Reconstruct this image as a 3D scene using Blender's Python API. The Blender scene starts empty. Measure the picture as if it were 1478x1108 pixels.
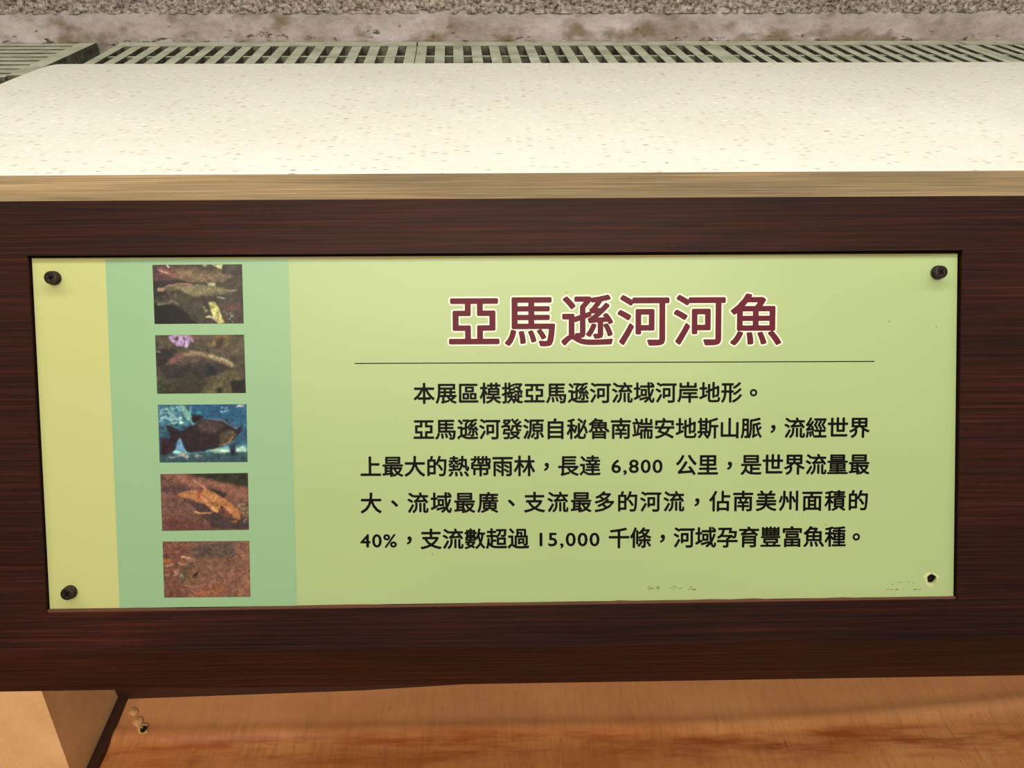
import bpy, bmesh, math, random
import numpy as np
from mathutils import Vector, Matrix
random.seed(4)
sc = bpy.context.scene
C = sc.collection

# ---------------------------------------------------------------- camera
F = 1150.0
YAW, PITCH, ROLL = 0.0205673, 0.5804367, 0.0017493
CP = Vector((-0.002565, -0.4930488, 0.1809928))
TILT = 0.5249309                      # lean of the sign face from the vertical
fw = Vector((math.sin(YAW)*math.cos(PITCH), math.cos(YAW)*math.cos(PITCH), -math.sin(PITCH)))
r0 = Vector((math.cos(YAW), -math.sin(YAW), 0)); u0 = r0.cross(fw)
rt = r0*math.cos(ROLL)+u0*math.sin(ROLL); up = -r0*math.sin(ROLL)+u0*math.cos(ROLL)
cam = bpy.data.cameras.new('camera'); cam.sensor_width = 36; cam.lens = F*36/1478
cam.clip_start = 0.01; cam.clip_end = 50
co = bpy.data.objects.new('camera', cam); C.objects.link(co)
co.matrix_world = Matrix(((rt.x, up.x, -fw.x, CP.x), (rt.y, up.y, -fw.y, CP.y), (rt.z, up.z, -fw.z, CP.z), (0, 0, 0, 1)))
sc.camera = co
# ---------------------------------------------------------------- world, lights, exposure
w = bpy.data.worlds.new('world'); sc.world = w; w.use_nodes = True
w.node_tree.nodes['Background'].inputs[0].default_value = (1.0, .93, .84, 1)
w.node_tree.nodes['Background'].inputs[1].default_value = 0.30
def area(name, loc, target, size, power, col, sy=None):
    l = bpy.data.lights.new(name, 'AREA'); l.energy = power; l.color = col; l.size = size
    if sy: l.shape = 'RECTANGLE'; l.size_y = sy
    o = bpy.data.objects.new(name, l); C.objects.link(o); o.location = loc
    o.rotation_euler = (Vector(target)-Vector(loc)).to_track_quat('-Z', 'Y').to_euler()
    return o
area('ceiling_lamp', (0.1, -0.06, 0.60), (0.1, -0.06, 0), 2.4, 11.6, (1, .985, .945), .12)
area('ceiling_lamp', (0.0, -2.6, 1.9), (0, 0, -.5), 2.4, 72, (1, .87, .70), 1.0)
sc.view_settings.view_transform = 'Standard'; sc.view_settings.look = 'None'
sc.view_settings.gamma = 1; sc.view_settings.use_curve_mapping = False
sc.view_settings.exposure = 0.0

# ---------------------------------------------------------------- helpers
def lin(c):
    f = lambda v: (v/12.92 if v <= .04045 else ((v+.055)/1.055)**2.4)
    return tuple(f(x/255) for x in c)+(1,)
def tag(o, label=None, cat=None, group=None, kind=None):
    if label: o['label'] = label
    if cat: o['category'] = cat
    if group: o['group'] = group
    if kind: o['kind'] = kind
    return o
def empty(name, loc=(0, 0, 0), rot=(0, 0, 0)):
    o = bpy.data.objects.new(name, None); o.empty_display_size = .02
    o.location = loc; o.rotation_euler = rot; C.objects.link(o); return o
def link(name, me, mat, parent=None):
    o = bpy.data.objects.new(name, me); C.objects.link(o)
    if mat and not me.materials: me.materials.append(mat)
    if parent: o.parent = parent
    return o
def bmobj(name, bm, mat, parent=None, smooth=False):
    bmesh.ops.recalc_face_normals(bm, faces=bm.faces)
    me = bpy.data.meshes.new(name); bm.to_mesh(me); bm.free()
    if smooth:
        for p in me.polygons: p.use_smooth = True
    return link(name, me, mat, parent)
def prism(bm, pts, axis_vec, mat_index=0):
    """extrude polygon pts (3-D) along axis_vec, closed"""
    a = [bm.verts.new(p) for p in pts]; b = [bm.verts.new(Vector(p)+Vector(axis_vec)) for p in pts]
    n = len(pts)
    bm.faces.new(a); bm.faces.new(b[::-1])
    for i in range(n): bm.faces.new((a[i], b[i], b[(i+1) % n], a[(i+1) % n]))
def bevel(o, wd, seg=2):
    m = o.modifiers.new('bevel', 'BEVEL'); m.width = wd; m.segments = seg; m.limit_method = 'ANGLE'; return o
def at(x, y, P0, N):
    d = fw*F+rt*(x-739)-up*(y-554); P0 = Vector(P0); N = Vector(N)
    return CP+d*((P0-CP).dot(N)/d.dot(N))

# ---------------------------------------------------------------- materials
def mat(name, rough=.5, col=(.5, .5, .5, 1), spec=.5):
    m = bpy.data.materials.new(name); m.use_nodes = True
    nt = m.node_tree; b = nt.nodes['Principled BSDF']
    b.inputs['Base Color'].default_value = col; b.inputs['Roughness'].default_value = rough
    b.inputs['Specular IOR Level'].default_value = spec
    return m, nt, b
def N_(nt, t, **k):
    n = nt.nodes.new(t)
    for a, v in k.items(): setattr(n, a, v)
    return n
def coords(nt, scale, world=False):
    t = N_(nt, 'ShaderNodeTexCoord'); mp = N_(nt, 'ShaderNodeMapping'); mp.inputs['Scale'].default_value = scale
    if world:
        g = N_(nt, 'ShaderNodeNewGeometry'); nt.links.new(g.outputs['Position'], mp.inputs['Vector'])
    else: nt.links.new(t.outputs['Object'], mp.inputs['Vector'])
    return mp.outputs[0]
def noise(nt, scale, detail=4, rough=.55, vec=None, s=1.0, dist=0):
    n = N_(nt, 'ShaderNodeTexNoise'); n.inputs['Scale'].default_value = s; n.inputs['Detail'].default_value = detail
    n.inputs['Roughness'].default_value = rough; n.inputs['Distortion'].default_value = dist
    nt.links.new(vec if vec else coords(nt, scale, True), n.inputs['Vector']); return n.outputs['Fac']
def ramp(nt, fac, stops):
    r = N_(nt, 'ShaderNodeValToRGB'); e = r.color_ramp.elements
    while len(e) < len(stops): e.new(.5)
    for i, (p, c) in enumerate(stops):
        e[i].position = p; e[i].color = c if len(c) == 4 else lin(c)
    nt.links.new(fac, r.inputs[0]); return r.outputs[0]
def mix(nt, fac, a, b, mode='MIX'):
    m = N_(nt, 'ShaderNodeMix', data_type='RGBA', blend_type=mode)
    if isinstance(fac, (int, float)): m.inputs[0].default_value = fac
    else: nt.links.new(fac, m.inputs[0])
    for s, v in ((6, a), (7, b)):
        if isinstance(v, tuple): m.inputs[s].default_value = v if len(v) == 4 else lin(v)
        else: nt.links.new(v, m.inputs[s])
    return m.outputs[2]
def bump(nt, b, h, st, dist=.001):
    n = N_(nt, 'ShaderNodeBump'); n.inputs['Strength'].default_value = st; n.inputs['Distance'].default_value = dist
    nt.links.new(h, n.inputs['Height']); nt.links.new(n.outputs[0], b.inputs['Normal'])
K = lambda v: (v, v, v, 1)

# dark brown-red laminate wood, grain along x
def wood(name, dark, mid, red, rough=.45, spec=.12):
    m, nt, b = mat(name, rough, spec=spec)
    g1 = noise(nt, (10, 620, 620), 5, .5)
    g2 = noise(nt, (14, 900, 900), 3, .6)
    g3 = noise(nt, (3.0, 9, 9), 3, .5)
    c = ramp(nt, g1, [(.32, dark), (.6, mid), (.78, red)])
    c2 = ramp(nt, g2, [(.35, K(.6)), (.6, K(1.15))])
    c = mix(nt, .8, c, c2, 'MULTIPLY')
    c = mix(nt, 1.0, c, ramp(nt, g3, [(.32, (.66, .66, .66, 1)), (.68, (1.5, 1.36, 1.25, 1))]), 'MULTIPLY')
    nt.links.new(c, b.inputs['Base Color'])
    bump(nt, b, g2, .25, .0004)
    return m
M_wood = wood('dark_wood', (28, 12, 8), (46, 19, 13), (66, 28, 18))
M_apron = wood('apron_wood', (32, 15, 10), (54, 25, 16), (74, 34, 22))
M_strip = wood('tan_sheen_wood', (112, 98, 72), (136, 118, 88), (156, 137, 104), .5)  # tan stands in for bright sheen on the casing's top edge
M_ply_edge, _, _ = mat('raw_cut', .8, lin((92, 54, 36)))
M_black, _, _ = mat('black', .9, lin((14, 9, 8)))

def linoleum():
    m, nt, b = mat('speckled_laminate', .38, spec=.35)
    big = noise(nt, (6, 9, 6), 3)
    base = ramp(nt, big, [(.3, (210, 207, 193)), (.7, (218, 215, 202))])
    v = N_(nt, 'ShaderNodeTexVoronoi'); v.inputs['Scale'].default_value = 1
    nt.links.new(coords(nt, (125, 430, 100), True), v.inputs['Vector'])
    d = ramp(nt, v.outputs['Distance'], [(.16, K(1)), (.40, K(0))])
    sel = N_(nt, 'ShaderNodeSeparateColor'); nt.links.new(v.outputs['Color'], sel.inputs[0])
    dk = ramp(nt, sel.outputs[0], [(.82, K(0)), (.9, K(1))]); wt = ramp(nt, sel.outputs[1], [(.82, K(0)), (.86, K(1))])
    f1 = mix(nt, 1, d, dk, 'MULTIPLY'); f2 = mix(nt, 1, d, wt, 'MULTIPLY')
    fine = noise(nt, (130, 520, 100), 3, .6)
    base = mix(nt, .5, base, ramp(nt, fine, [(.3, K(.82)), (.7, K(1.12))]), 'MULTIPLY')
    c = mix(nt, f2, base, (246, 240, 222)); c = mix(nt, f1, c, (150, 132, 108))
    # stray dark specks
    v2 = N_(nt, 'ShaderNodeTexVoronoi'); v2.inputs['Scale'].default_value = 1
    nt.links.new(coords(nt, (16, 16, 16), True), v2.inputs['Vector'])
    c = mix(nt, ramp(nt, v2.outputs['Distance'], [(.015, K(1)), (.03, K(0))]), c, (70, 60, 40))
    nt.links.new(c, b.inputs['Base Color'])
    return m
M_top = linoleum()

def concrete(name, rough_part):
    m, nt, b = mat(name, .9, spec=.2)
    if rough_part:
        a = noise(nt, (190, 190, 230), 5, .75); f = noise(nt, (5, 5, 12), 4)
        c = ramp(nt, a, [(.36, (58, 50, 43)), (.45, (140, 128, 118)), (.56, (190, 178, 166)), (.68, (228, 218, 206))])
        c = mix(nt, .6, c, ramp(nt, f, [(.3, K(.8)), (.7, K(1.1))]), 'MULTIPLY')
        bump(nt, b, a, 1, .004)
    else:
        a = noise(nt, (7, 7, 14), 6, .65); f = noise(nt, (90, 90, 120), 5, .7)
        c = ramp(nt, a, [(.3, (142, 130, 119)), (.48, (170, 159, 155)), (.7, (194, 186, 186))])
        c = mix(nt, .7, c, ramp(nt, f, [(.3, K(.72)), (.55, K(1)), (.75, K(1.12))]), 'MULTIPLY')
        # chips and pits towards the foot, pale drips
        p = noise(nt, (46, 46, 110), 4, .7)
        g = N_(nt, 'ShaderNodeNewGeometry'); s = N_(nt, 'ShaderNodeSeparateXYZ'); nt.links.new(g.outputs['Position'], s.inputs[0])
        mr = N_(nt, 'ShaderNodeMapRange'); nt.links.new(s.outputs[2], mr.inputs[0])
        mr.inputs[1].default_value = -.037; mr.inputs[2].default_value = -.008; mr.inputs[3].default_value = .11; mr.inputs[4].default_value = -.02
        ad = N_(nt, 'ShaderNodeMath', operation='ADD'); nt.links.new(p, ad.inputs[0]); nt.links.new(mr.outputs[0], ad.inputs[1])
        c = mix(nt, ramp(nt, ad.outputs[0], [(.655, K(0)), (.72, K(.85))]), c, (58, 44, 26))
        moss = noise(nt, (20, 20, 30), 4)
        ad2 = N_(nt, 'ShaderNodeMath', operation='ADD'); nt.links.new(moss, ad2.inputs[0]); nt.links.new(mr.outputs[0], ad2.inputs[1])
        c = mix(nt, ramp(nt, ad2.outputs[0], [(.52, K(0)), (.68, K(.75))]), c, (104, 88, 58))
        wv = noise(nt, (34, 34, 7), 5, .75)
        c = mix(nt, ramp(nt, wv, [(.66, K(0)), (.72, K(.55))]), c, (206, 192, 176))
        bump(nt, b, f, .6, .002)
    nt.links.new(c, b.inputs['Base Color'])
    return m
M_conc = concrete('plaster_concrete', False); M_aggr = concrete('exposed_aggregate', True)

m_, nt, b = mat('grimy_shaded_side', .8, spec=.2); a = noise(nt, (40, 40, 60), 5, .7)  # dirty grey sides, darkened to put the slots' shade into the colour
nt.links.new(ramp(nt, a, [(.35, (52, 50, 38)), (.52, (92, 92, 76)), (.7, (126, 124, 104))]), b.inputs['Base Color']); M_grime_shade = m_
def grate_mat():
    m, nt, b = mat('pale_green_grate', .6, spec=.3)
    a = noise(nt, (30, 30, 30), 5, .65)
    c = ramp(nt, a, [(.3, (150, 154, 130)), (.5, (180, 184, 162)), (.7, (202, 204, 184))])
    f = noise(nt, (9, 60, 30), 4, .7)
    c = mix(nt, ramp(nt, f, [(.6, K(0)), (.75, K(.6))]), c, (150, 128, 100))
    nt.links.new(c, b.inputs['Base Color']); return m
M_grate = grate_mat()
m_, nt, b = mat('wet_gutter', .5); a = noise(nt, (60, 60, 60), 5, .7)
nt.links.new(ramp(nt, a, [(.35, (34, 36, 30)), (.7, (78, 80, 64))]), b.inputs['Base Color']); M_gut = m_

def plywood():
    m, nt, b = mat('orange_plywood', .33, spec=.45)
    g = noise(nt, (130, 15, 15), 6, .75, dist=.8)
    big = noise(nt, (4, 7, 7), 4, .6)
    c = ramp(nt, big, [(.3, (196, 122, 68)), (.5, (220, 146, 88)), (.7, (238, 168, 108))])
    c = mix(nt, .75, c, ramp(nt, g, [(.28, K(.62)), (.5, K(1)), (.75, K(1.15))]), 'MULTIPLY')
    v = noise(nt, (150, 45, 45), 3, .6)
    c = mix(nt, ramp(nt, v, [(.68, K(0)), (.76, K(.75))]), c, (120, 56, 28))
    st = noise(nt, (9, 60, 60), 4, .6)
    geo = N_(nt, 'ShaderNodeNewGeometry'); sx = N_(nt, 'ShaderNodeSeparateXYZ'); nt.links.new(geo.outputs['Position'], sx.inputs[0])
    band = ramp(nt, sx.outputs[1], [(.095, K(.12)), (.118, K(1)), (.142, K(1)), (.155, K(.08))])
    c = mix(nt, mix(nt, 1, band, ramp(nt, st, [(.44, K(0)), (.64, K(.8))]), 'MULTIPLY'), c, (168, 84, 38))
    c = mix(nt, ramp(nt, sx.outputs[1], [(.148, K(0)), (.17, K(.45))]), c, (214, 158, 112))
    nt.links.new(c, b.inputs['Base Color']); bump(nt, b, g, .2, .002); return m
M_ply = plywood()
def plaster(name, c1, c2):
    m, nt, b = mat(name, .8, spec=.25); a = noise(nt, (14, 14, 14), 5, .6); f = noise(nt, (260, 260, 260), 3)
    c = ramp(nt, a, [(.3, c1), (.7, c2)])
    c = mix(nt, .4, c, ramp(nt, f, [(.3, K(.85)), (.7, K(1.05))]), 'MULTIPLY')
    nt.links.new(c, b.inputs['Base Color']); return m
M_cream = plaster('cream_plaster', (228, 184, 130), (246, 204, 150))
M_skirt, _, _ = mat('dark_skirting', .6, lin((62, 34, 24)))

# ---------------------------------------------------------------- the setting
ZG = -0.035
YW = 0.7304
# the back wall: smooth plaster foot, rough aggregate above set a little back
def grid_mesh(name, nx, nz, fn, m, parent=None):
    vs = [fn(i/nx, j/nz) for j in range(nz+1) for i in range(nx+1)]
    fs = [(j*(nx+1)+i, j*(nx+1)+i+1, (j+1)*(nx+1)+i+1, (j+1)*(nx+1)+i) for j in range(nz) for i in range(nx)]
    me = bpy.data.meshes.new(name); me.from_pydata(vs, [], fs)
    for p in me.polygons: p.use_smooth = True
    return link(name, me, m, parent)
rg = np.random.RandomState(3)
def vnoise(W, H, cells, seed, octs=4, pers=.55, ax=1.0):
    r = np.random.RandomState(seed); out = np.zeros((H, W)); a = 1; tot = 0
    for o in range(octs):
        cx = max(2, int(cells*2**o)); cy = max(2, int(cells*2**o*ax*H/W))
        g = r.rand(cy+2, cx+2)
        x = np.linspace(0, cx-.001, W); y = np.linspace(0, cy-.001, H)
        xi = x.astype(int); yi = y.astype(int); xf = x-xi; yf = y-yi
        xf = xf*xf*(3-2*xf); yf = yf*yf*(3-2*yf)
        a0 = g[np.ix_(yi, xi)]*(1-xf)+g[np.ix_(yi, xi+1)]*xf
        a1 = g[np.ix_(yi+1, xi)]*(1-xf)+g[np.ix_(yi+1, xi+1)]*xf
        out += a*(a0*(1-yf[:, None])+a1*yf[:, None]); tot += a; a *= pers
    return out/tot
wall = tag(empty('wall_back', (0, YW, ZG)), kind='structure')
XL, XR = -1.5, 1.6
nA = vnoise(701, 31, 90, 5, 3)
def foot(u, v):
    x = XL+(XR-XL)*u; n = nA[int(v*30), int(u*700)]-.5
    top = .0415+.0016*math.sin(x*5)+(nA[15, int(u*700)]-.5)*.004
    z = -.06+v*(top+.06)
    lip = -.004 if v > .97 else 0
    chip = max(0, n-.12)*.03 if v < .55 else 0
    return (x, n*.0025+chip-.0*lip-(.0022*max(0, (.8-v))), z)
o = grid_mesh('plaster_foot', 700, 30, foot, M_conc, wall)
nB = vnoise(1001, 121, 420, 9, 2, .6, 1.0)
def rough(u, v):
    x = XL+(XR-XL)*u; n = nB[int(v*120), int(u*1000)]-.5
    return (x, -.0012+n*.008, .0375+v*.24)
o = grid_mesh('aggregate_face', 1000, 120, rough, M_aggr, wall)
bm = bmesh.new(); prism(bm, [(XL, .012, -.4), (XL, .2, -.4), (XL, .2, .3), (XL, .012, .3)], (XR-XL, 0, 0))
bmobj('core', bm, M_conc, wall)

# gutter below the grates
gut = tag(empty('trim_1', (0, .55, ZG-.05)), kind='structure')
bm = bmesh.new(); prism(bm, [(XL, -.14, -.03), (XL, .19, -.03), (XL, .19, -.015), (XL, -.14, -.015)], (XR-XL, 0, 0))
bmobj('gutter_bed', bm, M_gut, gut)
bm = bmesh.new(); prism(bm, [(XL, -.16, -.3), (XL, -.14, -.3), (XL, -.14, .045), (XL, -.16, .045)], (XR-XL, 0, 0))
bmobj('gutter_side', bm, M_gut, gut)

# ---------------------------------------------------------------- drain grates
SK = .045
P = .02484
def skewm(sx=1.0): return Matrix(((sx, -SK, 0, 0), (0, 1, 0, 0), (0, 0, 1, 0), (0, 0, 0, 1)))
GY0 = -.0                     # local y = 0 at the back rail's far edge, slats run to -y
L = .31
def bars_mesh(name, pts_list):
    bm = bmesh.new()
    for (x0, x1, y0, y1, z0, z1) in pts_list:
        prism(bm, [(x0, y0, z0), (x1, y0, z0), (x1, y1, z0), (x0, y1, z0)], (0, 0, z1-z0))
    bmesh.ops.recalc_face_normals(bm, faces=bm.faces)
    me = bpy.data.meshes.new(name); bm.to_mesh(me); bm.free(); me.materials.append(M_grate); me.materials.append(M_grime_shade)
    for p_ in me.polygons: p_.material_index = 0 if p_.normal.z > .5 else 1  # tops stay green, other faces get the painted slot shade
    return me
def sheared(me, sx):
    m = me.copy(); m.transform(skewm(sx)); return m
def grate(x_left, n, sx, label, y_far=YW-.002, rows=4):
    root = tag(empty('drain_grate', (x_left, y_far, ZG)), label, 'grate', 'pale green drain grates along the concrete wall')
    Wd = (n-1+.54)*P+.0008
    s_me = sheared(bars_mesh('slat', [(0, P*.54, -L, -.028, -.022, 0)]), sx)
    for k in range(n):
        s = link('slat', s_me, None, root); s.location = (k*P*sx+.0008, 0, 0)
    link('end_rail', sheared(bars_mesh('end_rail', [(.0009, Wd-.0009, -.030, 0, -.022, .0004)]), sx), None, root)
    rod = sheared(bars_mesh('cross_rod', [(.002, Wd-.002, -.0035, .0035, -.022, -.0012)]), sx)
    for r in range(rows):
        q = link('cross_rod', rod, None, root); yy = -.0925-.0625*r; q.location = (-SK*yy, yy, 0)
    return root
ys = YW-.6436
def gx(x): return x-ys*SK
grate(gx(-.5295), 17, 1.021, 'pale green slotted drain grate beside the dark gap at the left corner')
grate(gx(-.109), 17, 1.0, 'pale green slotted drain grate in the middle of the row behind the counter')
grate(gx(.3019), 17, .885, 'pale green slotted drain grate right of the middle one, its slots slanting strongly')
grate(gx(.6660), 17, .885, 'pale green slotted drain grate at the far right end of the row')
# left return grate: slats run along x
root = tag(empty('drain_grate', (-.568, YW-.002, ZG)), 'pale green drain grate left of the dark gap with slats running sideways', 'grate', 'pale green drain grates along the concrete wall')
bm_me = bars_mesh('side_rail', [(-.0225, 0, -.205, 0, -.03, 0)]); link('side_rail', bm_me, None, root)
sl = bars_mesh('slat', [(-.55, -.0225, -.0085, .0085, -.022, -.001)])
for k in range(9):
    q = link('slat', sl, None, root); q.location = (0, -.008-k*.0243, 0)
# kerb strip at the near end of the return grate and the dark trough wall in the gap
bm = bmesh.new(); prism(bm, [(-1.12, -.235, -.03), (-.5685, -.235, -.03), (-.5685, -.2055, -.03), (-1.12, -.2055, -.03)], (0, 0, .024))
o = bmobj('grate_bearer', bm, M_gut, None); o.location = (0, YW-.002, ZG)
tag(o, 'dark grey-green bearer strip at the near end of the sideways-slatted grate', 'bearer')

# ---------------------------------------------------------------- counter top
XE = 1.1
W1, W2 = .0514, .412
pts = [(-.483, W1+.0004), (-.483, .318)]
cx, cy, rr = -.4655, .374, .040
arc = [(-.4825, .335), (-.4812, .352), (-.4795, .372), (-.4774, .392), (-.4745, .404), (-.4695, .4105), (-.4635, .4125)]
pts += arc + [(XE, W2-.003), (XE, W1+.0004)]
bm = bmesh.new(); prism(bm, [(x, y, -.026) for x, y in pts], (0, 0, .026))
ct = bmobj('countertop', bm, M_top); bevel(ct, .0012, 2)
tag(ct, 'cream speckled laminate countertop with rounded left rear corner behind the sign frame', 'countertop')

# ---------------------------------------------------------------- sign frame (face local axes: x right, y up the face, z out)
Xv = Vector((1, 0, 0)); Uv = Vector((0, math.sin(TILT), math.cos(TILT))); Nv = Vector((0, -math.cos(TILT), math.sin(TILT)))
ROTX = math.pi/2-TILT
S1 = .29303; AP = .03984; REC = .003
frame = tag(empty('sign_frame', (0, 0, 0)), 'dark reddish brown wooden casing sloping down from the cream countertop around the green sign', 'frame')
def loc(x, y, off=0.0):
    """photo point -> face-local (x, y)"""
    q = at(x, y, Nv*off, Nv); return (q.x, q.dot(Uv))
hole = [loc(39.5, 369), loc(1389, 361), loc(1382, 865), loc(66.5, 885)]
XLF = -.483
def face_xyz(x, y, z): return Vector((0, 0, 0))+Xv*x+Uv*y+Nv*z
bm = bmesh.new()
TH = .007
outer = [(XLF, 0), (XE, 0), (XE, -S1), (XLF, -S1)]
for (a, b_) in ((0, 1), (1, 2), (2, 3), (3, 0)):
    quad = [outer[a], outer[b_], hole[b_], hole[a]]
    vf = [bm.verts.new((x, y, 0)) for x, y in quad]; vb = [bm.verts.new((x, y, -TH)) for x, y in quad]
    bm.faces.new(vf); bm.faces.new(vb[::-1])
    bm.faces.new((vf[0], vf[1], vb[1], vb[0])); bm.faces.new((vf[3], vf[2], vb[2], vb[3]))
bmesh.ops.remove_doubles(bm, verts=bm.verts, dist=1e-6)
fb = bmobj('face_board', bm, M_wood, frame); fb.rotation_euler = (ROTX, 0, 0)
# cut edges of the opening: raw wood lip at the foot, and the backing board
bm = bmesh.new()
prism(bm, [(XLF+.01, -.005, -TH-.012), (XE-.01, -.005, -TH-.012), (XE-.01, -S1+.005, -TH-.012), (XLF+.01, -S1+.005, -TH-.012)], (0, 0, .0118))
o = bmobj('backing_board', bm, M_black, frame); o.rotation_euler = (ROTX, 0, 0)
def lip(name, p, q, wdt, m, jag=0, z=-.0016, seg=40):
    bm = bmesh.new(); p = Vector(p); q = Vector(q); d = (q-p).normalized(); n = Vector((-d.y, d.x))
    top = []; bot = []
    for i in range(seg+1):
        c = p.lerp(q, i/seg); h = wdt*(1-jag*random.random())
        top.append((c.x+n.x*h, c.y+n.y*h)); bot.append((c.x, c.y))
    for zz in (z, -TH):
        vt = [bm.verts.new((*t, zz)) for t in top]; vb = [bm.verts.new((*t, zz)) for t in bot]
        if zz == z: keep = (vt, vb)
        for i in range(seg): bm.faces.new((vt[i], vt[i+1], vb[i+1], vb[i]))
    vt2, vb2 = vt, vb
    for i in range(seg):
        bm.faces.new((keep[0][i], keep[0][i+1], vt2[i+1], vt2[i])); bm.faces.new((keep[1][i], keep[1][i+1], vb2[i+1], vb2[i]))
    o = bmobj(name, bm, m, frame); o.rotation_euler = (ROTX, 0, 0); return o
lip('lower_lip', hole[3], hole[2], .0021, M_ply_edge, .55)['label'] = 'raw paler wood along the lower edge of the opening'
# strip on top
bm = bmesh.new(); prism(bm, [(XLF, .0004, -.0006), (XLF, W1, -.0006), (XLF, W1, -.02), (XLF, .014, -.02)], (XE-XLF, 0, 0))
o = bmobj('top_strip', bm, M_strip, frame); o['label'] = 'wooden strip along the top of the casing, its sheen painted in as tan'
# apron under the face
b0 = -Uv*S1
bm = bmesh.new(); prism(bm, [(XLF, b0.y, b0.z-.0004), (XLF, b0.y, b0.z-AP), (XLF, b0.y+.022, b0.z-AP), (XLF, b0.y+.022, b0.z+.02)], (XE-XLF, 0, 0))
o = bmobj('apron_board', bm, M_apron, frame); bevel(o, .0006)
# body behind
bm = bmesh.new(); prism(bm, [(XLF+.01, .016, -.022), (XLF+.01, .05, -.03), (XLF+.01, .05, -.29), (XLF+.01, -.122, -.29), (XLF+.01, -.122, -.235)], (XE-XLF-.02, 0, 0))
bmobj('carcass', bm, M_apron, frame)

# ---------------------------------------------------------------- the sign
sgn = tag(empty('information_sign', tuple(Nv*(-REC)), (ROTX, 0, 0)), 'pale green printed sign with five fish photos and Chinese lettering, screwed into the dark frame', 'sign')
def S(x, y): return loc(x, y, -REC)
M_panel, nt, b = mat('sign_panel', .30, spec=.3)
a = noise(nt, (5, 5, 5), 3); nt.links.new(ramp(nt, a, [(.3, (156, 175, 120)), (.7, (163, 181, 126))]), b.inputs['Base Color'])
M_margin, _, _ = mat('margin_yellow', .32, lin((180, 184, 120)), .3)
M_band, _, _ = mat('band_teal', .32, lin((137, 172, 130)), .3)
M_ink, _, _ = mat('ink', .4, lin((7, 5, 5)), .08)
M_maroon, _, _ = mat('maroon_ink', .4, lin((92, 20, 38)), .15)
M_white, _, _ = mat('white_print', .4, lin((240, 232, 205)))
M_edge, _, _ = mat('sign_edge', .6, lin((150, 135, 70)))
M_chip, _, _ = mat('chipped', .7, lin((186, 190, 136)))
M_scr, _, _ = mat('scratch', .8, lin((132, 140, 78)))
corners = [S(46, 373), S(1382, 366.3), S(1376, 860), S(72, 878.5)]
hc = S(1344.5, 835)
TS = .0022
# panel with a real hole at the missing screw
def panel():
    bm = bmesh.new()
    def subdiv(poly, n):
        out = []
        for i in range(len(poly)):
            p, q = Vector(poly[i]), Vector(poly[(i+1) % len(poly)])
            for k in range(n): out.append(p.lerp(q, k/n))
        return out
    oc = subdiv(corners, 24)
    circ = [Vector((hc[0]+.0031*math.cos(t)*(1+.12*math.sin(3*t+1)), hc[1]+.0031*math.sin(t)*(1+.1*math.sin(5*t)))) for t in [i*math.tau/24 for i in range(24)]]
    tops = []
    for z in (0, -TS):
        vo = [bm.verts.new((p.x, p.y, z)) for p in oc]; vi = [bm.verts.new((p.x, p.y, z)) for p in circ]
        es = [bm.edges.new((vo[i], vo[(i+1) % len(vo)])) for i in range(len(vo))]+[bm.edges.new((vi[i], vi[(i+1) % 24])) for i in range(24)]
        bmesh.ops.triangle_fill(bm, use_beauty=True, use_dissolve=False, edges=es)
        tops.append((vo, vi))
    for k in (0, 1):
        A, B = tops[0][k], tops[1][k]; n = len(A)
        for i in range(n): bm.faces.new((A[i], A[(i+1) % n], B[(i+1) % n], B[i]))
    return bmobj('panel', bm, M_panel, sgn)
panel()
def flat(name, pts, m, z0=0.00002, z1=.00010, parent=sgn):
    bm = bmesh.new(); prism(bm, [(x, y, z0) for x, y in pts], (0, 0, z1-z0)); return bmobj(name, bm, m, parent)
flat('margin_band', [S(46.6, 373.4), S(152, 373.0), S(172.6, 877), S(72.6, 878)], M_margin)['label'] = 'yellow band down the left edge'
flat('photo_band', [S(152, 373.0), S(416, 371.6), S(428.5, 873.8), S(172.6, 877)], M_band)['label'] = 'mint green band behind the photos'
# thin ochre burr along the top edge
bm = bmesh.new()
flat('worn_edge', [S(46.2, 372.6), S(1381.8, 366), S(1381.7, 367.6), S(1300, 369.3), S(1100, 369.4), S(900, 371.6), S(739, 371.8), S(560, 373.6), S(400, 373.2), S(46.3, 374.1)], M_edge, .0001, .0003)['label'] = 'worn ochre top edge'

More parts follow.
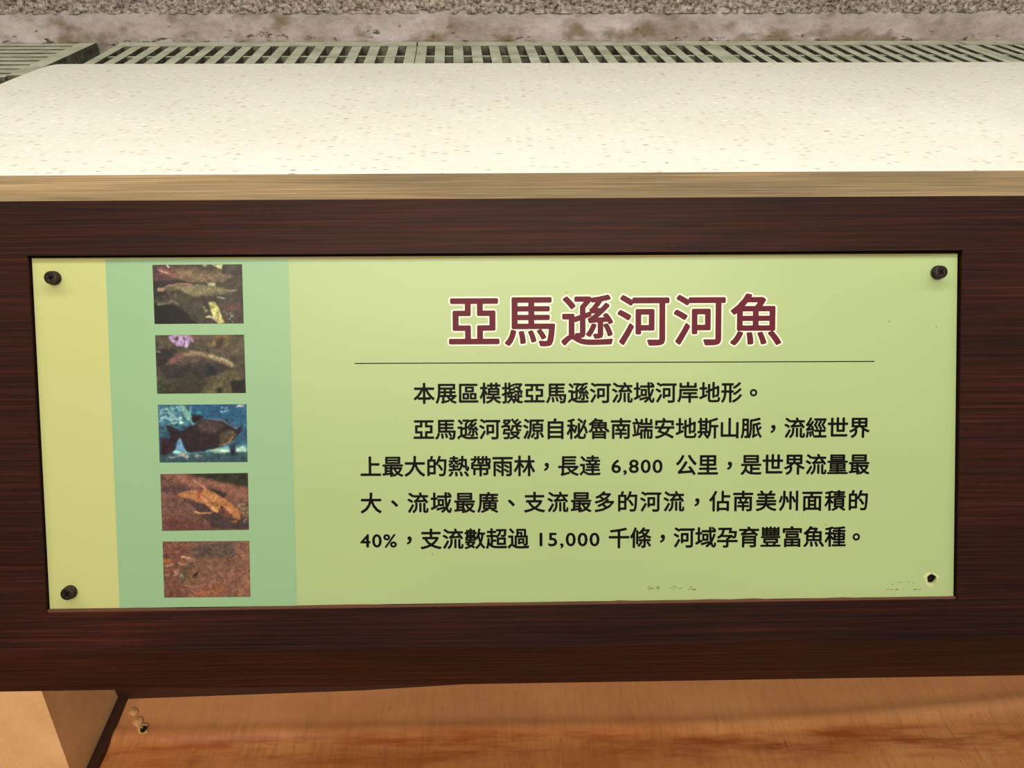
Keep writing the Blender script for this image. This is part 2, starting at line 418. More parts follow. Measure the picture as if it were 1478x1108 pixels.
# ---- photographs (flat prints): painted colour grids
PW, PH = 176, 116
def blur(m, r):
    if r <= 0: return m
    for ax in (0, 1):
        k = 2*r+1; pad = [(0, 0), (0, 0)]; pad[ax] = (r+1, r)
        c = np.cumsum(np.pad(m, pad, mode='edge'), axis=ax)
        m = (c[k:, :]-c[:-k, :])/k if ax == 0 else (c[:, k:]-c[:, :-k])/k
    return m
class Paint:
    def __init__(s, box, base, seed, amp=.22, cells=9):
        s.box = box; s.im = np.ones((PH, PW, 3))*np.array(base, float); s.seed = seed
        s.noise(amp, cells)
    def noise(s, amp, cells, mask=None):
        s.seed += 1; n = (vnoise(PW, PH, cells, s.seed, 4, .65)-.5)*2*amp
        if mask is not None: n = n*mask
        s.im *= (1+n)[:, :, None]
    def uv(s, p): x0, y0, x1, y1 = s.box; return ((p[0]-x0)/(x1-x0)*PW, (p[1]-y0)/(y1-y0)*PH)
    def mask(s, pts, r):
        yy, xx = np.mgrid[0:PH, 0:PW]+.5; ins = np.zeros((PH, PW), bool); q = [s.uv(p) for p in pts]
        for i in range(len(q)):
            (x1, y1), (x2, y2) = q[i], q[i-1]
            if y1 == y2: continue
            c = (y1 > yy) != (y2 > yy); ins ^= c & (xx < (x2-x1)*(yy-y1)/(y2-y1)+x1)
        return blur(ins.astype(float), r)
    def poly(s, pts, col, r=1, a=1.0, tex=.18, cells=22):
        r = int(math.ceil(r*.6)); m = (s.mask(pts, r)*a)
        s.seed += 1; n = 1+(vnoise(PW, PH, cells, s.seed, 3, .6)-.5)*2*tex
        s.im = s.im*(1-m[:, :, None])+(np.array(col, float)*n[:, :, None])*m[:, :, None]
    def line(s, pts, wd, col, r=1, a=1.0):
        yy, xx = np.mgrid[0:PH, 0:PW]+.5; q = [s.uv(p) for p in pts]; d = np.full((PH, PW), 1e9)
        ww = wd/(s.box[2]-s.box[0])*PW/2
        for (x1, y1), (x2, y2) in zip(q, q[1:]):
            t = np.clip(((xx-x1)*(x2-x1)+(yy-y1)*(y2-y1))/max(1e-6, (x2-x1)**2+(y2-y1)**2), 0, 1)
            d = np.minimum(d, np.hypot(xx-x1-t*(x2-x1), yy-y1-t*(y2-y1)))
        m = np.clip(ww+.5-d, 0, 1); m = blur(m, r-1)*a
        s.im = s.im*(1-m[:, :, None])+np.array(col, float)*m[:, :, None]
    def specks(s, x0, y0, x1, y1, n, col, sz=12, seed=1):
        r = np.random.RandomState(seed)
        for _ in range(n):
            x, y = r.uniform(x0, x1), r.uniform(y0, y1); d = r.uniform(.3, 1)*sz; t = r.uniform(-.6, .6)
            s.line([(x, y), (x+d*math.cos(t), y+d*math.sin(t))], sz*.6*r.uniform(.5, 1), col, 1, r.uniform(.4, .9))
    def build(s, quad, label):
        wx = (vnoise(PW, PH, 14, s.seed+5, 3, .5)-.5)*8; wy = (vnoise(PW, PH, 14, s.seed+6, 3, .5)-.5)*6
        yy, xx = np.mgrid[0:PH, 0:PW]
        s.im = s.im[np.clip(np.rint(yy+wy), 0, PH-1).astype(int), np.clip(np.rint(xx+wx), 0, PW-1).astype(int)]
        s.im = np.dstack([blur(s.im[:, :, c_], 1) for c_ in range(3)])
        s.noise(.30, 24); s.noise(.24, 60); im = np.clip(s.im, 0, 255)
        im[:1] *= .5; im[-1:] *= .5; im[:, :1] *= .6; im[:, -1:] *= .6
        q = [Vector(p) for p in quad]; nx, ny = PW-1, PH-1
        vs = []
        for j in range(PH):
            for i in range(PW):
                u, v = i/nx, j/ny
                p = q[0]*(1-u)*(1-v)+q[1]*u*(1-v)+q[2]*u*v+q[3]*(1-u)*v
                vs.append((p.x, p.y, .00016))
        fs = [(j*PW+i, (j+1)*PW+i, (j+1)*PW+i+1, j*PW+i+1) for j in range(ny) for i in range(nx)]
        nb = len(vs)                      # rim down to the panel so the print has thickness
        ring = [(0, i) for i in range(PW)]+[(j, PW-1) for j in range(1, PH)]+[(PH-1, i) for i in range(PW-2, -1, -1)]+[(j, 0) for j in range(PH-2, 0, -1)]
        vs += [(vs[j*PW+i][0], vs[j*PW+i][1], .00002) for j, i in ring]; n = len(ring)
        for k in range(n):
            a0 = ring[k][0]*PW+ring[k][1]; a1 = ring[(k+1) % n][0]*PW+ring[(k+1) % n][1]
            fs.append((a0, a1, nb+(k+1) % n, nb+k))
        me = bpy.data.meshes.new('photo_print'); me.from_pydata(vs, [], fs)
        im = im*.87+im.mean(axis=2, keepdims=True)*.13; c = np.clip(im/255*np.array([.88, .96, 1.02]), 0, 1); c = np.where(c <= .04045, c/12.92, ((c+.055)/1.055)**2.4).reshape(-1, 3)
        c = np.concatenate([c, np.array([c[j*PW+i] for j, i in ring])]); c = np.hstack([c, np.ones((len(c), 1))])
        at_ = me.color_attributes.new('print', 'FLOAT_COLOR', 'POINT'); at_.data.foreach_set('color', c.ravel())
        link('photo_print', me, M_print, sgn)['label'] = label
M_print, nt, b = mat('photo_print', .32, spec=.25)
vc = N_(nt, 'ShaderNodeVertexColor', layer_name='print'); nt.links.new(vc.outputs[0], b.inputs['Base Color'])

# 1: two long fish over rocks
p = Paint((165, 100, 1240, 795), (66, 54, 42), 11, .3)
p.poly([(165, 100), (620, 100), (760, 210), (560, 300), (165, 290)], (98, 60, 54), 6, .8)
p.poly([(165, 290), (520, 270), (860, 360), (165, 520)], (42, 34, 34), 3, .8)
p.poly([(230, 160), (330, 190), (470, 150), (700, 150), (980, 190), (1150, 240), (1010, 300), (860, 310), (600, 300), (460, 260), (290, 200)], (128, 96, 66), 2, .95)
p.poly([(230, 130), (340, 150), (420, 190), (520, 230), (420, 240), (260, 190)], (160, 84, 70), 2, .8)
p.line([(225, 160), (270, 185), (360, 205)], 16, (190, 130, 108)); p.line([(350, 105), (368, 130)], 18, (238, 200, 190))
p.poly([(430, 160), (700, 120), (980, 180), (900, 220), (600, 170)], (92, 72, 48), 2, .6)
p.poly([(290, 380), (360, 330), (500, 322), (700, 325), (900, 350), (1060, 390), (1175, 410), (1000, 445), (830, 470), (650, 510), (480, 505), (350, 470)], (112, 94, 62), 2, 1)
p.poly([(450, 370), (600, 335), (850, 360), (1000, 400), (800, 450), (600, 440)], (150, 126, 84), 4, .8)
p.poly([(300, 400), (480, 400), (640, 470), (820, 480), (700, 530), (470, 510), (340, 465)], (62, 50, 36), 3, .8)
p.line([(310, 365), (360, 335), (480, 322), (620, 325)], 16, (176, 108, 84))
p.line([(235, 390), (280, 395)], 46, (182, 130, 100), 2); p.line([(1020, 405), (1170, 410)], 9, (180, 160, 130)); p.line([(940, 492), (1020, 492)], 10, (190, 180, 160))
p.poly([(165, 570), (380, 560), (520, 650), (700, 795), (165, 795)], (26, 22, 22), 3, 1)
p.poly([(480, 520), (740, 540), (800, 700), (700, 795), (600, 720)], (70, 60, 46), 3, .8)
p.line([(230, 565), (390, 530), (460, 560)], 26, (126, 116, 78), 2, .8)
p.poly([(830, 540), (910, 545), (960, 660), (1000, 790), (920, 795), (850, 690)], (206, 182, 96), 1, 1, .4, 60)
p.poly([(870, 100), (1010, 100), (1000, 160), (920, 150)], (214, 188, 126), 1); p.poly([(765, 100), (815, 100), (810, 130), (775, 130)], (190, 160, 110), 1)
p.poly([(820, 310), (920, 315), (915, 350), (825, 350)], (200, 178, 116), 1)
p.poly([(970, 580), (1180, 555), (1220, 640), (1050, 660)], (110, 62, 48), 3, .8)
p.line([(770, 600), (800, 650)], 26, (150, 140, 90), 2); p.line([(800, 710), (900, 740)], 24, (190, 170, 120), 1)
p.specks(1000, 620, 1120, 780, 22, (170, 160, 130), 22, 3); p.specks(180, 450, 460, 580, 20, (110, 104, 80), 20, 5)
p.build([S(220.1, 382.2), S(349.4, 381.3), S(351.8, 466.6), S(223.3, 467.4)], 'photo of two long brown fish above rocks')
# 2: hump-backed dark fish, pink anemone
p = Paint((200, 68, 1262, 758), (80, 64, 48), 31, .35)
p.poly([(220, 120), (560, 70), (1250, 70), (1250, 300), (1000, 340), (760, 260), (640, 230)], (92, 72, 48), 6, .8, .35, 12)
p.poly([(900, 70), (1150, 70), (1080, 110), (940, 105)], (150, 88, 42), 3, .9); p.line([(1080, 100), (1060, 180), (1000, 230)], 34, (122, 96, 46), 3, .8)
p.poly([(810, 160), (920, 140), (930, 190), (840, 210)], (128, 98, 50), 2); p.poly([(930, 130), (1030, 130), (980, 240), (900, 240)], (70, 42, 36), 3, .8)
p.poly([(210, 260), (420, 230), (420, 330), (300, 430), (210, 440)], (40, 32, 32), 4, .9)
p.poly([(240, 430), (330, 390), (430, 300), (560, 262), (740, 262), (900, 300), (1060, 370), (1230, 460), (1050, 480), (880, 540), (700, 600), (420, 580), (280, 560)], (52, 42, 38), 2, 1)
p.poly([(320, 420), (400, 330), (500, 275), (600, 262), (560, 330), (470, 390)], (142, 78, 66), 3, .9)
p.poly([(500, 278), (640, 258), (800, 272), (960, 330), (1100, 400), (1220, 455), (1080, 440), (900, 370), (740, 320), (580, 320)], (158, 122, 82), 3, .9)
p.line([(860, 310), (980, 355), (1120, 420)], 34, (178, 154, 100), 2, .8)
p.poly([(380, 400), (500, 310), (700, 300), (860, 340), (900, 430), (700, 400), (480, 440)], (104, 78, 62), 5, .6)
p.line([(400, 560), (520, 490), (640, 480), (720, 540)], 10, (30, 24, 22), 2, .8)
p.poly([(440, 600), (620, 500), (760, 560), (880, 620), (720, 758), (260, 758), (300, 640)], (54, 46, 32), 4, .9)
p.poly([(860, 560), (1060, 480), (1230, 520), (1230, 600), (1060, 620), (1080, 758), (700, 758)], (94, 78, 46), 3, .9, .45, 30)
p.poly([(1070, 610), (1255, 590), (1260, 758), (1100, 745)], (20, 16, 18), 2, 1); p.poly([(920, 690), (990, 690), (980, 745), (930, 745)], (20, 16, 16), 2)
p.poly([(810, 430), (930, 470), (880, 540), (780, 540)], (22, 24, 28), 3, .9)
for q in ([(450, 72), (380, 100), (430, 145)], [(490, 72), (500, 130), (465, 180)], [(520, 75), (520, 140), (500, 185)], [(560, 75), (585, 150), (560, 190)], [(590, 80), (640, 130)]):
    p.line(q, 44, (186, 136, 178), 1, .95)
p.line([(540, 95), (560, 180)], 26, (196, 160, 180)); p.line([(530, 90), (545, 140)], 12, (90, 50, 50)); p.line([(600, 90), (660, 100), (740, 100)], 20, (170, 90, 60), 2, .8)
p.line([(205, 262), (262, 272)], 12, (140, 130, 100)); p.poly([(225, 580), (280, 600), (280, 740), (225, 740)], (44, 60, 36), 2, .8)
p.build([S(224, 483.6), S(352.3, 482.9), S(355, 567), S(227, 568)], 'photo of a hump-backed dark fish below a pink flower')
# 3: dark fish in blue water
p = Paint((230, 92, 1285, 775), (40, 86, 108), 51, .35)
p.poly([(230, 92), (600, 92), (560, 340), (300, 420), (230, 440)], (64, 108, 116), 4, .8, .5, 26)
p.poly([(640, 92), (1285, 92), (1285, 330), (1000, 280), (780, 240), (640, 200)], (28, 82, 116), 5, .8)
p.line([(520, 110), (600, 260), (640, 310)], 60, (130, 180, 150), 2, .8); p.line([(620, 120), (590, 230)], 22, (120, 170, 150), 1, .8)
p.specks(250, 110, 500, 330, 40, (150, 190, 180), 46, 8); p.specks(250, 240, 500, 330, 12, (190, 214, 196), 40, 9)
p.specks(960, 130, 1040, 180, 8, (180, 200, 200), 30, 4); p.specks(1130, 95, 1240, 130, 12, (210, 180, 160), 30, 6)
p.line([(700, 190), (730, 185)], 34, (40, 150, 150), 3, .8)
p.poly([(230, 690), (560, 660), (900, 640), (1285, 650), (1285, 775), (230, 775)], (50, 76, 78), 2, 1, .3)
p.poly([(420, 590), (900, 590), (1285, 560), (1285, 640), (1150, 655), (900, 640), (700, 660), (420, 680)], (90, 150, 150), 2, .9, .4, 30)
p.poly([(840, 620), (930, 600), (1100, 620), (1240, 580), (1260, 650), (1100, 660), (860, 650)], (196, 220, 180), 2, .95)
p.line([(420, 640), (480, 650)], 40, (150, 220, 190), 2); p.line([(500, 660), (560, 700)], 34, (190, 170, 140), 2); p.specks(300, 690, 760, 730, 16, (150, 140, 130), 44, 2)
p.poly([(430, 520), (480, 480), (570, 640), (440, 610)], (92, 134, 160), 1, 1)
p.poly([(245, 470), (370, 500), (440, 590), (380, 660), (250, 690)], (50, 26, 32), 2, 1)
D3 = (42, 27, 30)
p.poly([(310, 318), (400, 360), (490, 400), (600, 350), (720, 290), (830, 255), (960, 275), (1080, 340), (1160, 390), (1235, 320), (1200, 440), (1120, 510), (1000, 570), (880, 610), (720, 650), (570, 650), (520, 570), (470, 480), (420, 560), (370, 590), (350, 520), (360, 430)], D3, 1, 1, .2)
p.poly([(640, 205), (790, 240), (700, 290), (650, 310), (612, 255)], (34, 20, 26), 1); p.poly([(505, 360), (530, 344), (560, 360)], D3, 0)
p.poly([(1005, 290), (1055, 250), (1040, 310)], D3, 1); p.poly([(1075, 570), (1140, 540), (1150, 690), (1090, 700)], (34, 44, 70), 1); p.poly([(1085, 640), (1135, 640), (1130, 700), (1095, 700)], (20, 22, 36), 1)
p.poly([(700, 310), (830, 265), (960, 300), (1000, 370), (880, 430), (740, 420)], (88, 62, 52), 5, .8)
p.line([(830, 255), (960, 278), (1070, 345), (1150, 385)], 16, (110, 130, 150), 2, .8)
p.poly([(960, 430), (1090, 400), (1150, 450), (1060, 520), (960, 560)], (98, 74, 50), 4, .8)
p.line([(960, 570), (1060, 540), (1145, 455)], 18, (168, 118, 60), 2, .9); p.line([(1075, 430), (1100, 430)], 30, (120, 110, 70), 1); p.line([(1087, 432), (1092, 432)], 14, (20, 20, 20), 1)
p.build([S(228, 584.1), S(355.7, 583.1), S(357.5, 666.5), S(230.7, 667.2)], 'photo of a dark deep-bodied fish in blue water')
# 4: orange armoured catfish on a log
p = Paint((262, 90, 1305, 755), (120, 72, 56), 71, .22)
p.poly([(560, 90), (1300, 90), (1300, 270), (1100, 220), (860, 170)], (50, 42, 28), 4, 1, .3)
p.poly([(270, 110), (560, 100), (860, 170), (1100, 220), (1300, 280), (1300, 420), (1050, 350), (800, 270), (500, 200)], (156, 88, 66), 5, .8)
p.poly([(270, 240), (430, 240), (700, 260), (440, 330), (270, 290)], (88, 54, 52), 4, .8)
p.poly([(810, 260), (960, 290), (1060, 330), (1000, 380), (900, 320)], (56, 34, 30), 3, .9)
p.poly([(520, 385), (700, 420), (850, 500), (1000, 590), (1180, 640), (1280, 600), (1300, 745), (900, 745), (760, 620), (600, 440)], (64, 44, 44), 4, .8)
p.poly([(280, 600), (520, 590), (900, 740), (290, 745)], (112, 52, 44), 6, .7)
p.specks(1180, 440, 1290, 590, 34, (190, 170, 90), 20, 3)
OR = (190, 112, 60)
p.poly([(430, 270), (460, 315), (600, 285), (700, 295), (790, 275), (900, 320), (1010, 385), (1120, 470), (1180, 540), (1205, 635), (1150, 625), (1060, 560), (960, 500), (940, 555), (880, 535), (820, 480), (740, 430), (600, 385), (470, 350)], OR, 1, 1, .25, 30)
p.poly([(690, 295), (770, 280), (750, 400), (700, 390)], (146, 62, 36), 2, .8); p.poly([(960, 470), (1040, 520), (1130, 610), (1040, 590), (950, 550)], (116, 54, 40), 3, .8)
p.line([(655, 158), (730, 215), (785, 275)], 20, (212, 128, 96)); p.line([(650, 535), (740, 552), (845, 545)], 22, (218, 136, 72)); p.line([(870, 490), (930, 550)], 26, (222, 150, 84), 1)
p.line([(750, 310), (740, 400)], 12, (214, 130, 80)); p.line([(1020, 400), (1150, 500), (1190, 600)], 30, (204, 112, 44), 2, .8)
p.line([(985, 490), (992, 492)], 22, (50, 24, 20)); p.line([(925, 470), (930, 475)], 16, (110, 40, 20)); p.line([(780, 405), (820, 410)], 12, (236, 160, 110))
p.line([(1245, 670), (1275, 620)], 12, (170, 130, 130)); p.line([(1090, 655), (1160, 650)], 14, (150, 90, 40))
p.build([S(231.6, 684), S(357.8, 682.3), S(359.5, 764.2), S(234.2, 765.8)], 'photo of an orange armoured fish on a log')
# 5: flat ray-like fish on red-brown ground
p = Paint((290, 92, 1320, 750), (140, 84, 60), 91, .16)
p.poly([(290, 92), (640, 92), (560, 330), (480, 560), (590, 750), (290, 750)], (124, 66, 50), 5, .8, .35, 18)
p.poly([(600, 200), (760, 140), (950, 92), (1120, 110), (1160, 220), (1060, 300), (880, 290), (660, 290)], (96, 70, 56), 4, .9, .35)
p.poly([(480, 480), (560, 360), (700, 310), (900, 330), (1100, 340), (1130, 400), (1000, 500), (820, 590), (640, 630), (520, 610)], (132, 82, 56), 3, .9)
p.poly([(470, 470), (580, 340), (650, 330), (560, 450), (540, 580), (470, 560)], (98, 76, 58), 3, .8)
p.line([(520, 610), (640, 632), (800, 590), (1000, 500), (1120, 430), (1130, 370)], 9, (172, 112, 84), 1, .8); p.line([(520, 620), (580, 636)], 9, (60, 34, 24))
p.line([(650, 505), (700, 475)], 24, (36, 24, 16), 1); p.line([(630, 520), (660, 500)], 12, (50, 32, 20)); p.line([(1060, 325), (1090, 320)], 14, (60, 36, 24))
p.line([(1050, 300), (1150, 250)], 14, (54, 34, 28)); p.line([(1070, 285), (1150, 240), (1300, 225)], 8, (160, 110, 86), 1, .8)
p.line([(510, 275), (545, 265)], 16, (226, 176, 110)); p.line([(570, 285), (620, 290)], 16, (216, 160, 90)); p.line([(300, 320), (370, 330)], 60, (176, 92, 36), 3, .8)
p.specks(300, 340, 520, 500, 26, (210, 168, 110), 28, 5); p.specks(300, 92, 600, 200, 8, (196, 136, 90), 18, 7); p.specks(400, 640, 850, 710, 8, (220, 180, 120), 18, 9); p.specks(960, 120, 1300, 200, 6, (190, 140, 110), 18, 3)
p.poly([(700, 640), (1000, 600), (1100, 640), (900, 750), (600, 750)], (158, 82, 46), 6, .7)
p.build([S(234.8, 781.3), S(360, 780.3), S(361.5, 861), S(237.3, 862)], 'photo of a flat round fish on reddish brown ground')

# ---- lettering
FONT_CACHE = {}
def glyph(ch, off, space=1.0):
    k = (ch, off, space)
    if k in FONT_CACHE: return FONT_CACHE[k]
    cu = bpy.data.curves.new('g', 'FONT'); cu.body = ch; cu.size = 1; cu.resolution_u = 3; cu.offset = 0; cu.space_character = space
    ob = bpy.data.objects.new('g', cu); C.objects.link(ob)
    dg = bpy.context.evaluated_depsgraph_get(); dg.update()
    me = bpy.data.meshes.new_from_object(ob.evaluated_get(dg))
    n = len(me.vertices); v = np.zeros(n*3); me.vertices.foreach_get('co', v); v = v.reshape(-1, 3)[:, :2].copy()
    f = [tuple(p_.vertices) for p_ in me.polygons]
    bpy.data.objects.remove(ob); bpy.data.curves.remove(cu); bpy.data.meshes.remove(me)
    if off > 0:
        dirs = 8 if off < .03 else 20; V = [np.hstack([v, np.zeros((n, 1))])]; f0 = list(f)
        for d in range(dirs):
            t = d*math.tau/dirs; V.append(np.hstack([v+np.array([off*math.cos(t), off*math.sin(t)]), np.full((n, 1), (d+1)*1.5e-6)]))
            f += [tuple(i+n*(d+1) for i in q) for q in f0]
        v = np.vstack(V)
    else: v = np.hstack([v, np.zeros((n, 1))])
    FONT_CACHE[k] = (v, f); return v, f
EMC = None
def em_center():
    """centre of the CJK em box, read off a full-size square character"""
    v, _ = glyph('\u56d7', 0); return (v.min(0)+v.max(0))/2, (v.max(0)-v.min(0))
def place(bmv, bmf, v, f, M):
    b0 = len(bmv)
    for x, y, z in v: bmv.append((M[0]*x+M[1]*y+M[4], M[2]*x+M[3]*y+M[5], z))
    for q in f: bmf.append(tuple(b0+i for i in q))
def finish(name, vs, fs, z, m):
    me = bpy.data.meshes.new(name); me.from_pydata([(x, y, z+q) for x, y, q in vs], [], fs)
    return link(name, me, m, sgn)
CEN, SIZ = em_center()
PUNC = '，。、'
def cjk(vs, fs, ch, c, em, ang, off, box=None):
    v, f = glyph(ch, off)
    ce = CEN
    if ch in PUNC: ce = (v.min(0)+v.max(0))/2
    s = em/SIZ[0]*.80; ca, sa = math.cos(ang)*s, math.sin(ang)*s
    place(vs, fs, v-ce, f, (ca, -sa, sa, ca, c[0], c[1]))
def pxm(x, y): a, b_ = S(x-10, y), S(x+10, y); return (b_[0]-a[0])/20
BOLD = .020
def run(vs, fs, text, p0, p1, px, off=BOLD):
    a, b_ = Vector(S(*p0)), Vector(S(*p1)); ang = math.atan2(b_.y-a.y, b_.x-a.x); n = len(text)-1
    em = px*pxm((p0[0]+p1[0])/2, p0[1])
    for i, ch in enumerate(text):
        c = a.lerp(b_, i/n if n else 0)
        if ch in '，': c = c-Vector((0, em*.02))
        cjk(vs, fs, ch, c, em, ang, off)
def digits(vs, fs, text, x0, x1, y0, y1, off=.018, sp=1.12):
    v, f = glyph(text, off, sp); h = glyph('0', off)[0]; lo, hi = v[:, 0].min(), v[:, 0].max(); by, ty = h[:, 1].min(), h[:, 1].max()
    a, b_, t = Vector(S(x0, y1)), Vector(S(x1, y1)), Vector(S(x0, y0))
    sx = (b_.x-a.x)/(hi-lo); sy = (t.y-a.y)/(ty-by)
    place(vs, fs, v-np.array([lo, by, 0]), f, (sx, 0, (b_.y-a.y)/(hi-lo), sy, a.x, a.y))
Z1, Z2, Z3 = .00006, .00012, .00018
EM = 31.2
def body(parts, label=None):
    vs, fs = [], []
    for k in parts:
        if k[0] == 'd': digits(vs, fs, *k[1:])
        else: run(vs, fs, k[0], k[1], k[2], EM)
    return finish('text_line', vs, fs, Z2, M_ink)
body([('本展區模擬亞馬遜河流域河岸地形', (612.3, 568.4), (1056, 566.8)), ('。', (1087.6, 566.5), (1087.6, 566.5))])
body([('亞馬遜河發源自秘魯南端安地斯山脈，流經世界', (611.8, 620.3), (1240.5, 617.6))])
body([('上最大的熱帶雨林，長達', (535.2, 674), (851.8, 672.6)), ('d', '6,800', 882.4, 956.3, 662.8, 682.6), ('公里，是世界流量最', (990.4, 671.5), (1240, 670.4))])
body([('大、流域最廣、支流最多的河流，佔南美州面積的', (535.7, 726.6), (1238.6, 722.7))])
body([('d', '40%', 520.3, 573, 770.5, 790), ('，', (590.7, 779), (590.7, 779)), ('支流數超過', (622.3, 778.4), (748.4, 777.6)), ('d', '15,000', 778.8, 865.4, 768.3, 788.2),
      ('千條，河域孕育豐富魚種', (893.5, 776.8), (1205.6, 774.8)), ('。', (1235.9, 774.5), (1235.9, 774.5))])
for (nm, off, z, m) in (('title_outline', .046, Z1, M_white), ('title_lettering', .019, Z2, M_maroon)):
    vs, fs = [], []
    run(vs, fs, '亞馬遜河河魚', (684.5, 465.2), (1091, 463.2), 77, off)
    finish(nm, vs, fs, z, m)
a1, a2 = S(512, 524.3), S(1262, 521.3); t = .0011*.55
flat('rule_line', [(a1[0], a1[1]+t/2), (a2[0], a2[1]+t/2), (a2[0], a2[1]-t/2), (a1[0], a1[1]-t/2)], M_ink, .00002, .00012)

# ---- scratches and the chipped screw hole
def ring():
    bm = bmesh.new(); n = 28; o_, i_ = [], []
    for k in range(n):
        t = k*math.tau/n; ro = .0048*(1+.16*math.sin(3*t+.5)+.1*random.uniform(-1, 1)); ri = .0033
        o_.append(bm.verts.new((hc[0]-.0004+ro*math.cos(t), hc[1]-.0002+ro*math.sin(t), .00006)))
        i_.append(bm.verts.new((hc[0]+ri*math.cos(t), hc[1]+ri*math.sin(t), .00025)))
    for k in range(n): bm.faces.new((o_[k], o_[(k+1) % n], i_[(k+1) % n], i_[k]))
    o = bmobj('chipped_rim', bm, M_chip, sgn); o['label'] = 'chipped rim of the empty screw hole'
ring()
def flake(pts): return flat('scratch', [S(*q) for q in pts], M_scr, .00002, .00009)
for i in range(30):
    x = random.choice([random.uniform(1275, 1330), random.uniform(932, 1000)])
    y = (841+random.uniform(-2, 2) if random.random() < .6 else 850) if x > 1200 else 847+random.uniform(-1.5, 3.5)
    l = random.uniform(2, 7); h = random.uniform(.6, 1.6)
    flake([(x, y), (x+l, y-h*.6), (x+l*1.1, y+h*.4), (x+l*.3, y+h)])
for x, y in ((623, 799), (1190, 756), (155, 787), (820, 430), (816, 421), (1350, 470), (1282, 463), (820, 503)):
    flake([(x, y), (x+2.2, y+.3), (x+2.4, y+2.2), (x+.4, y+1.6)])

# ---- screws with stand-off washers
M_screw, nt, b = mat('dark_bronze', .42, lin((40, 30, 22)), .3); b.inputs['Metallic'].default_value = .3
M_slot, _, _ = mat('slot', .8, lin((5, 4, 3)), .1)
def screw(x, y, ang):
    c = S(x, y); root = bpy.data.objects.new('screw', None)
    def lathe(prof, n=40):
        bm = bmesh.new(); rows = []
        for r, z in prof:
            rows.append([bm.verts.new((c[0]+r*math.cos(k*math.tau/n), c[1]+r*math.sin(k*math.tau/n), z)) for k in range(n)] if r > 0 else [bm.verts.new((c[0], c[1], z))])
        for A, B in zip(rows, rows[1:]):
            for k in range(n):
                if len(B) == 1: bm.faces.new((A[k], A[(k+1) % n], B[0]))
                elif len(A) == 1: bm.faces.new((A[0], B[(k+1) % n], B[k]))
                else: bm.faces.new((A[k], A[(k+1) % n], B[(k+1) % n], B[k]))
        return bm
    w_ = bmobj('screw', lathe([(.0042, 0), (.0045, .0004), (.0045, .0018), (.0041, .0024), (.0034, .0026), (0, .0030)]), M_screw, sgn)
    w_['label'] = 'dark bronze screw'
    h_ = bmobj('head', lathe([(.0034, .0026), (.0040, .0030), (.0041, .0050), (.0039, .0054), (.0030, .0056), (.0029, .0052), (0, .0051)]), M_screw, w_)
    bm = bmesh.new()
    for a in (ang, ang+math.pi/2):
        d = Vector((math.cos(a), math.sin(a))); n = Vector((-d.y, d.x)); L_, h = .0020, .00045
        q = [d*L_+n*h, -d*L_+n*h, -d*L_-n*h, d*L_-n*h]
        prism(bm, [(c[0]+v_.x, c[1]+v_.y, .0050) for v_ in q], (0, 0, .00028))
    bmobj('cross_slot', bm, M_slot, w_)
screw(79.0, 401.3, .3); screw(1352.6, 393.2, .9); screw(102.3, 853.5, .75)

# ---------------------------------------------------------------- below the frame
ZF = -.8
XP = -.536
def floor_fn(u, v):
    x = -1.6+u*3.4; y = -.9+v*1.16
    ridge = .150+.03*max(0, x-.25)**1.5*3
    t = max(0, (y-ridge)); z = .0
    z += .07*t*t/(.02+t) if t > 0 else 0
    z += .0035*math.exp(-((y-ridge-.004)/.010)**2)-.002*math.exp(-((y-ridge+.02)/.02)**2)
    return (x, y, z)
o = grid_mesh('floor', 160, 220, floor_fn, M_ply); o.location = (0, 0, ZF); o['kind'] = 'structure'
# wall panel behind
bm = bmesh.new(); prism(bm, [(XP, .26, ZF-.02), (XP, .29, ZF-.02), (XP, .29, -.05), (XP, .26, -.05)], (XE-XP, 0, 0))
bmobj('wall_front', bm, M_apron)['kind'] = 'structure'
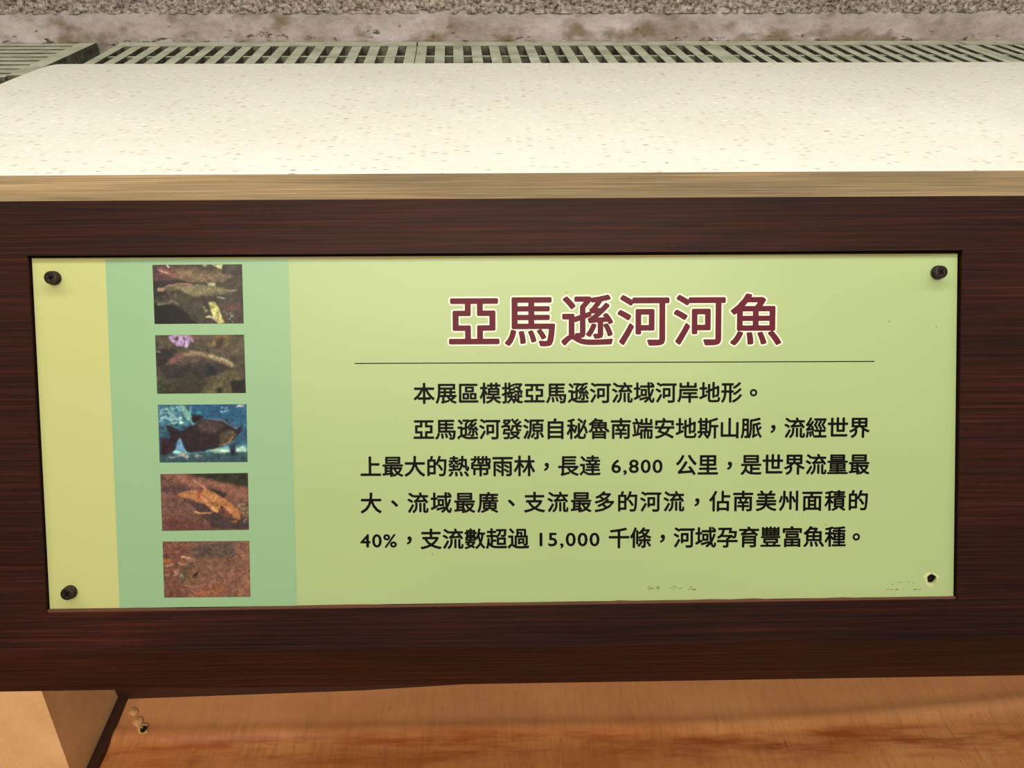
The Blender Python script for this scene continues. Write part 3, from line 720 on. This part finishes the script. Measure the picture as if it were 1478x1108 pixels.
# skirting along the back of the floor and along the pillar
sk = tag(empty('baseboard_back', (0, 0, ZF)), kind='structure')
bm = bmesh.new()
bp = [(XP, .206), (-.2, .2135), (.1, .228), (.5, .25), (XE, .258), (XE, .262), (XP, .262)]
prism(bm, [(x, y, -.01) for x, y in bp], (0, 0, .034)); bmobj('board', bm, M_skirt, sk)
sk = tag(empty('baseboard_left', (0, 0, ZF)), kind='structure')
bm = bmesh.new(); prism(bm, [(XP, -.3, -.01), (XP+.0125, -.3, -.01), (XP+.0125, .262, -.01), (XP, .262, -.01)], (0, 0, .0175)); bmobj('board', bm, M_skirt, sk)
# pillar: side face in the plane x = XP, front edge leaning like the photo's
bm = bmesh.new()
prism(bm, [(XP, .1355, -.296), (XP, .1084, -.52), (XP, .0955, -.6247), (XP, .0795, -.7542), (XP, .0738, -.81), (XP, .36, -.81), (XP, .36, -.296)], (-.6, 0, 0))
o = bmobj('wall_left', bm, M_cream); o['kind'] = 'structure'

# splintered knot in the floor board near the pillar
bm = bmesh.new(); zf = ZF+.006
for (cxp, cyp, rx_, ry_) in ((192, 1026, 7, 6), (198, 1040, 8, 9), (205, 1050, 9, 9)):
    ring_ = []
    for k in range(9):
        t = k*math.tau/9; jr = random.uniform(.7, 1.15)
        q = at(cxp+rx_*jr*math.cos(t), cyp+ry_*jr*math.sin(t), (0, 0, zf), (0, 0, 1)); ring_.append(bm.verts.new((q.x, q.y, zf-.0015)))
    q = at(cxp, cyp, (0, 0, zf), (0, 0, 1)); tip = bm.verts.new((q.x, q.y, zf+.001))
    for k in range(9): bm.faces.new((ring_[k], ring_[(k+1) % 9], tip))
ob = bmobj('splintered_knot', bm, M_knot := mat('raw_knot', .8, lin((226, 178, 120)))[0], bpy.data.objects['floor']); ob.matrix_parent_inverse = Matrix.Translation((0, 0, -ZF))
ob['label'] = 'pale splintered knot'
bm = bmesh.new(); q = at(207, 1052, (0, 0, zf), (0, 0, 1))
prism(bm, [(q.x+.004*math.cos(k*math.tau/7)*(1+.3*(k % 2)), q.y+.005*math.sin(k*math.tau/7), zf-.001) for k in range(7)], (0, 0, .0016))
o2 = bmobj('knot_hole', bm, M_black, bpy.data.objects['floor']); o2.matrix_parent_inverse = Matrix.Translation((0, 0, -ZF))
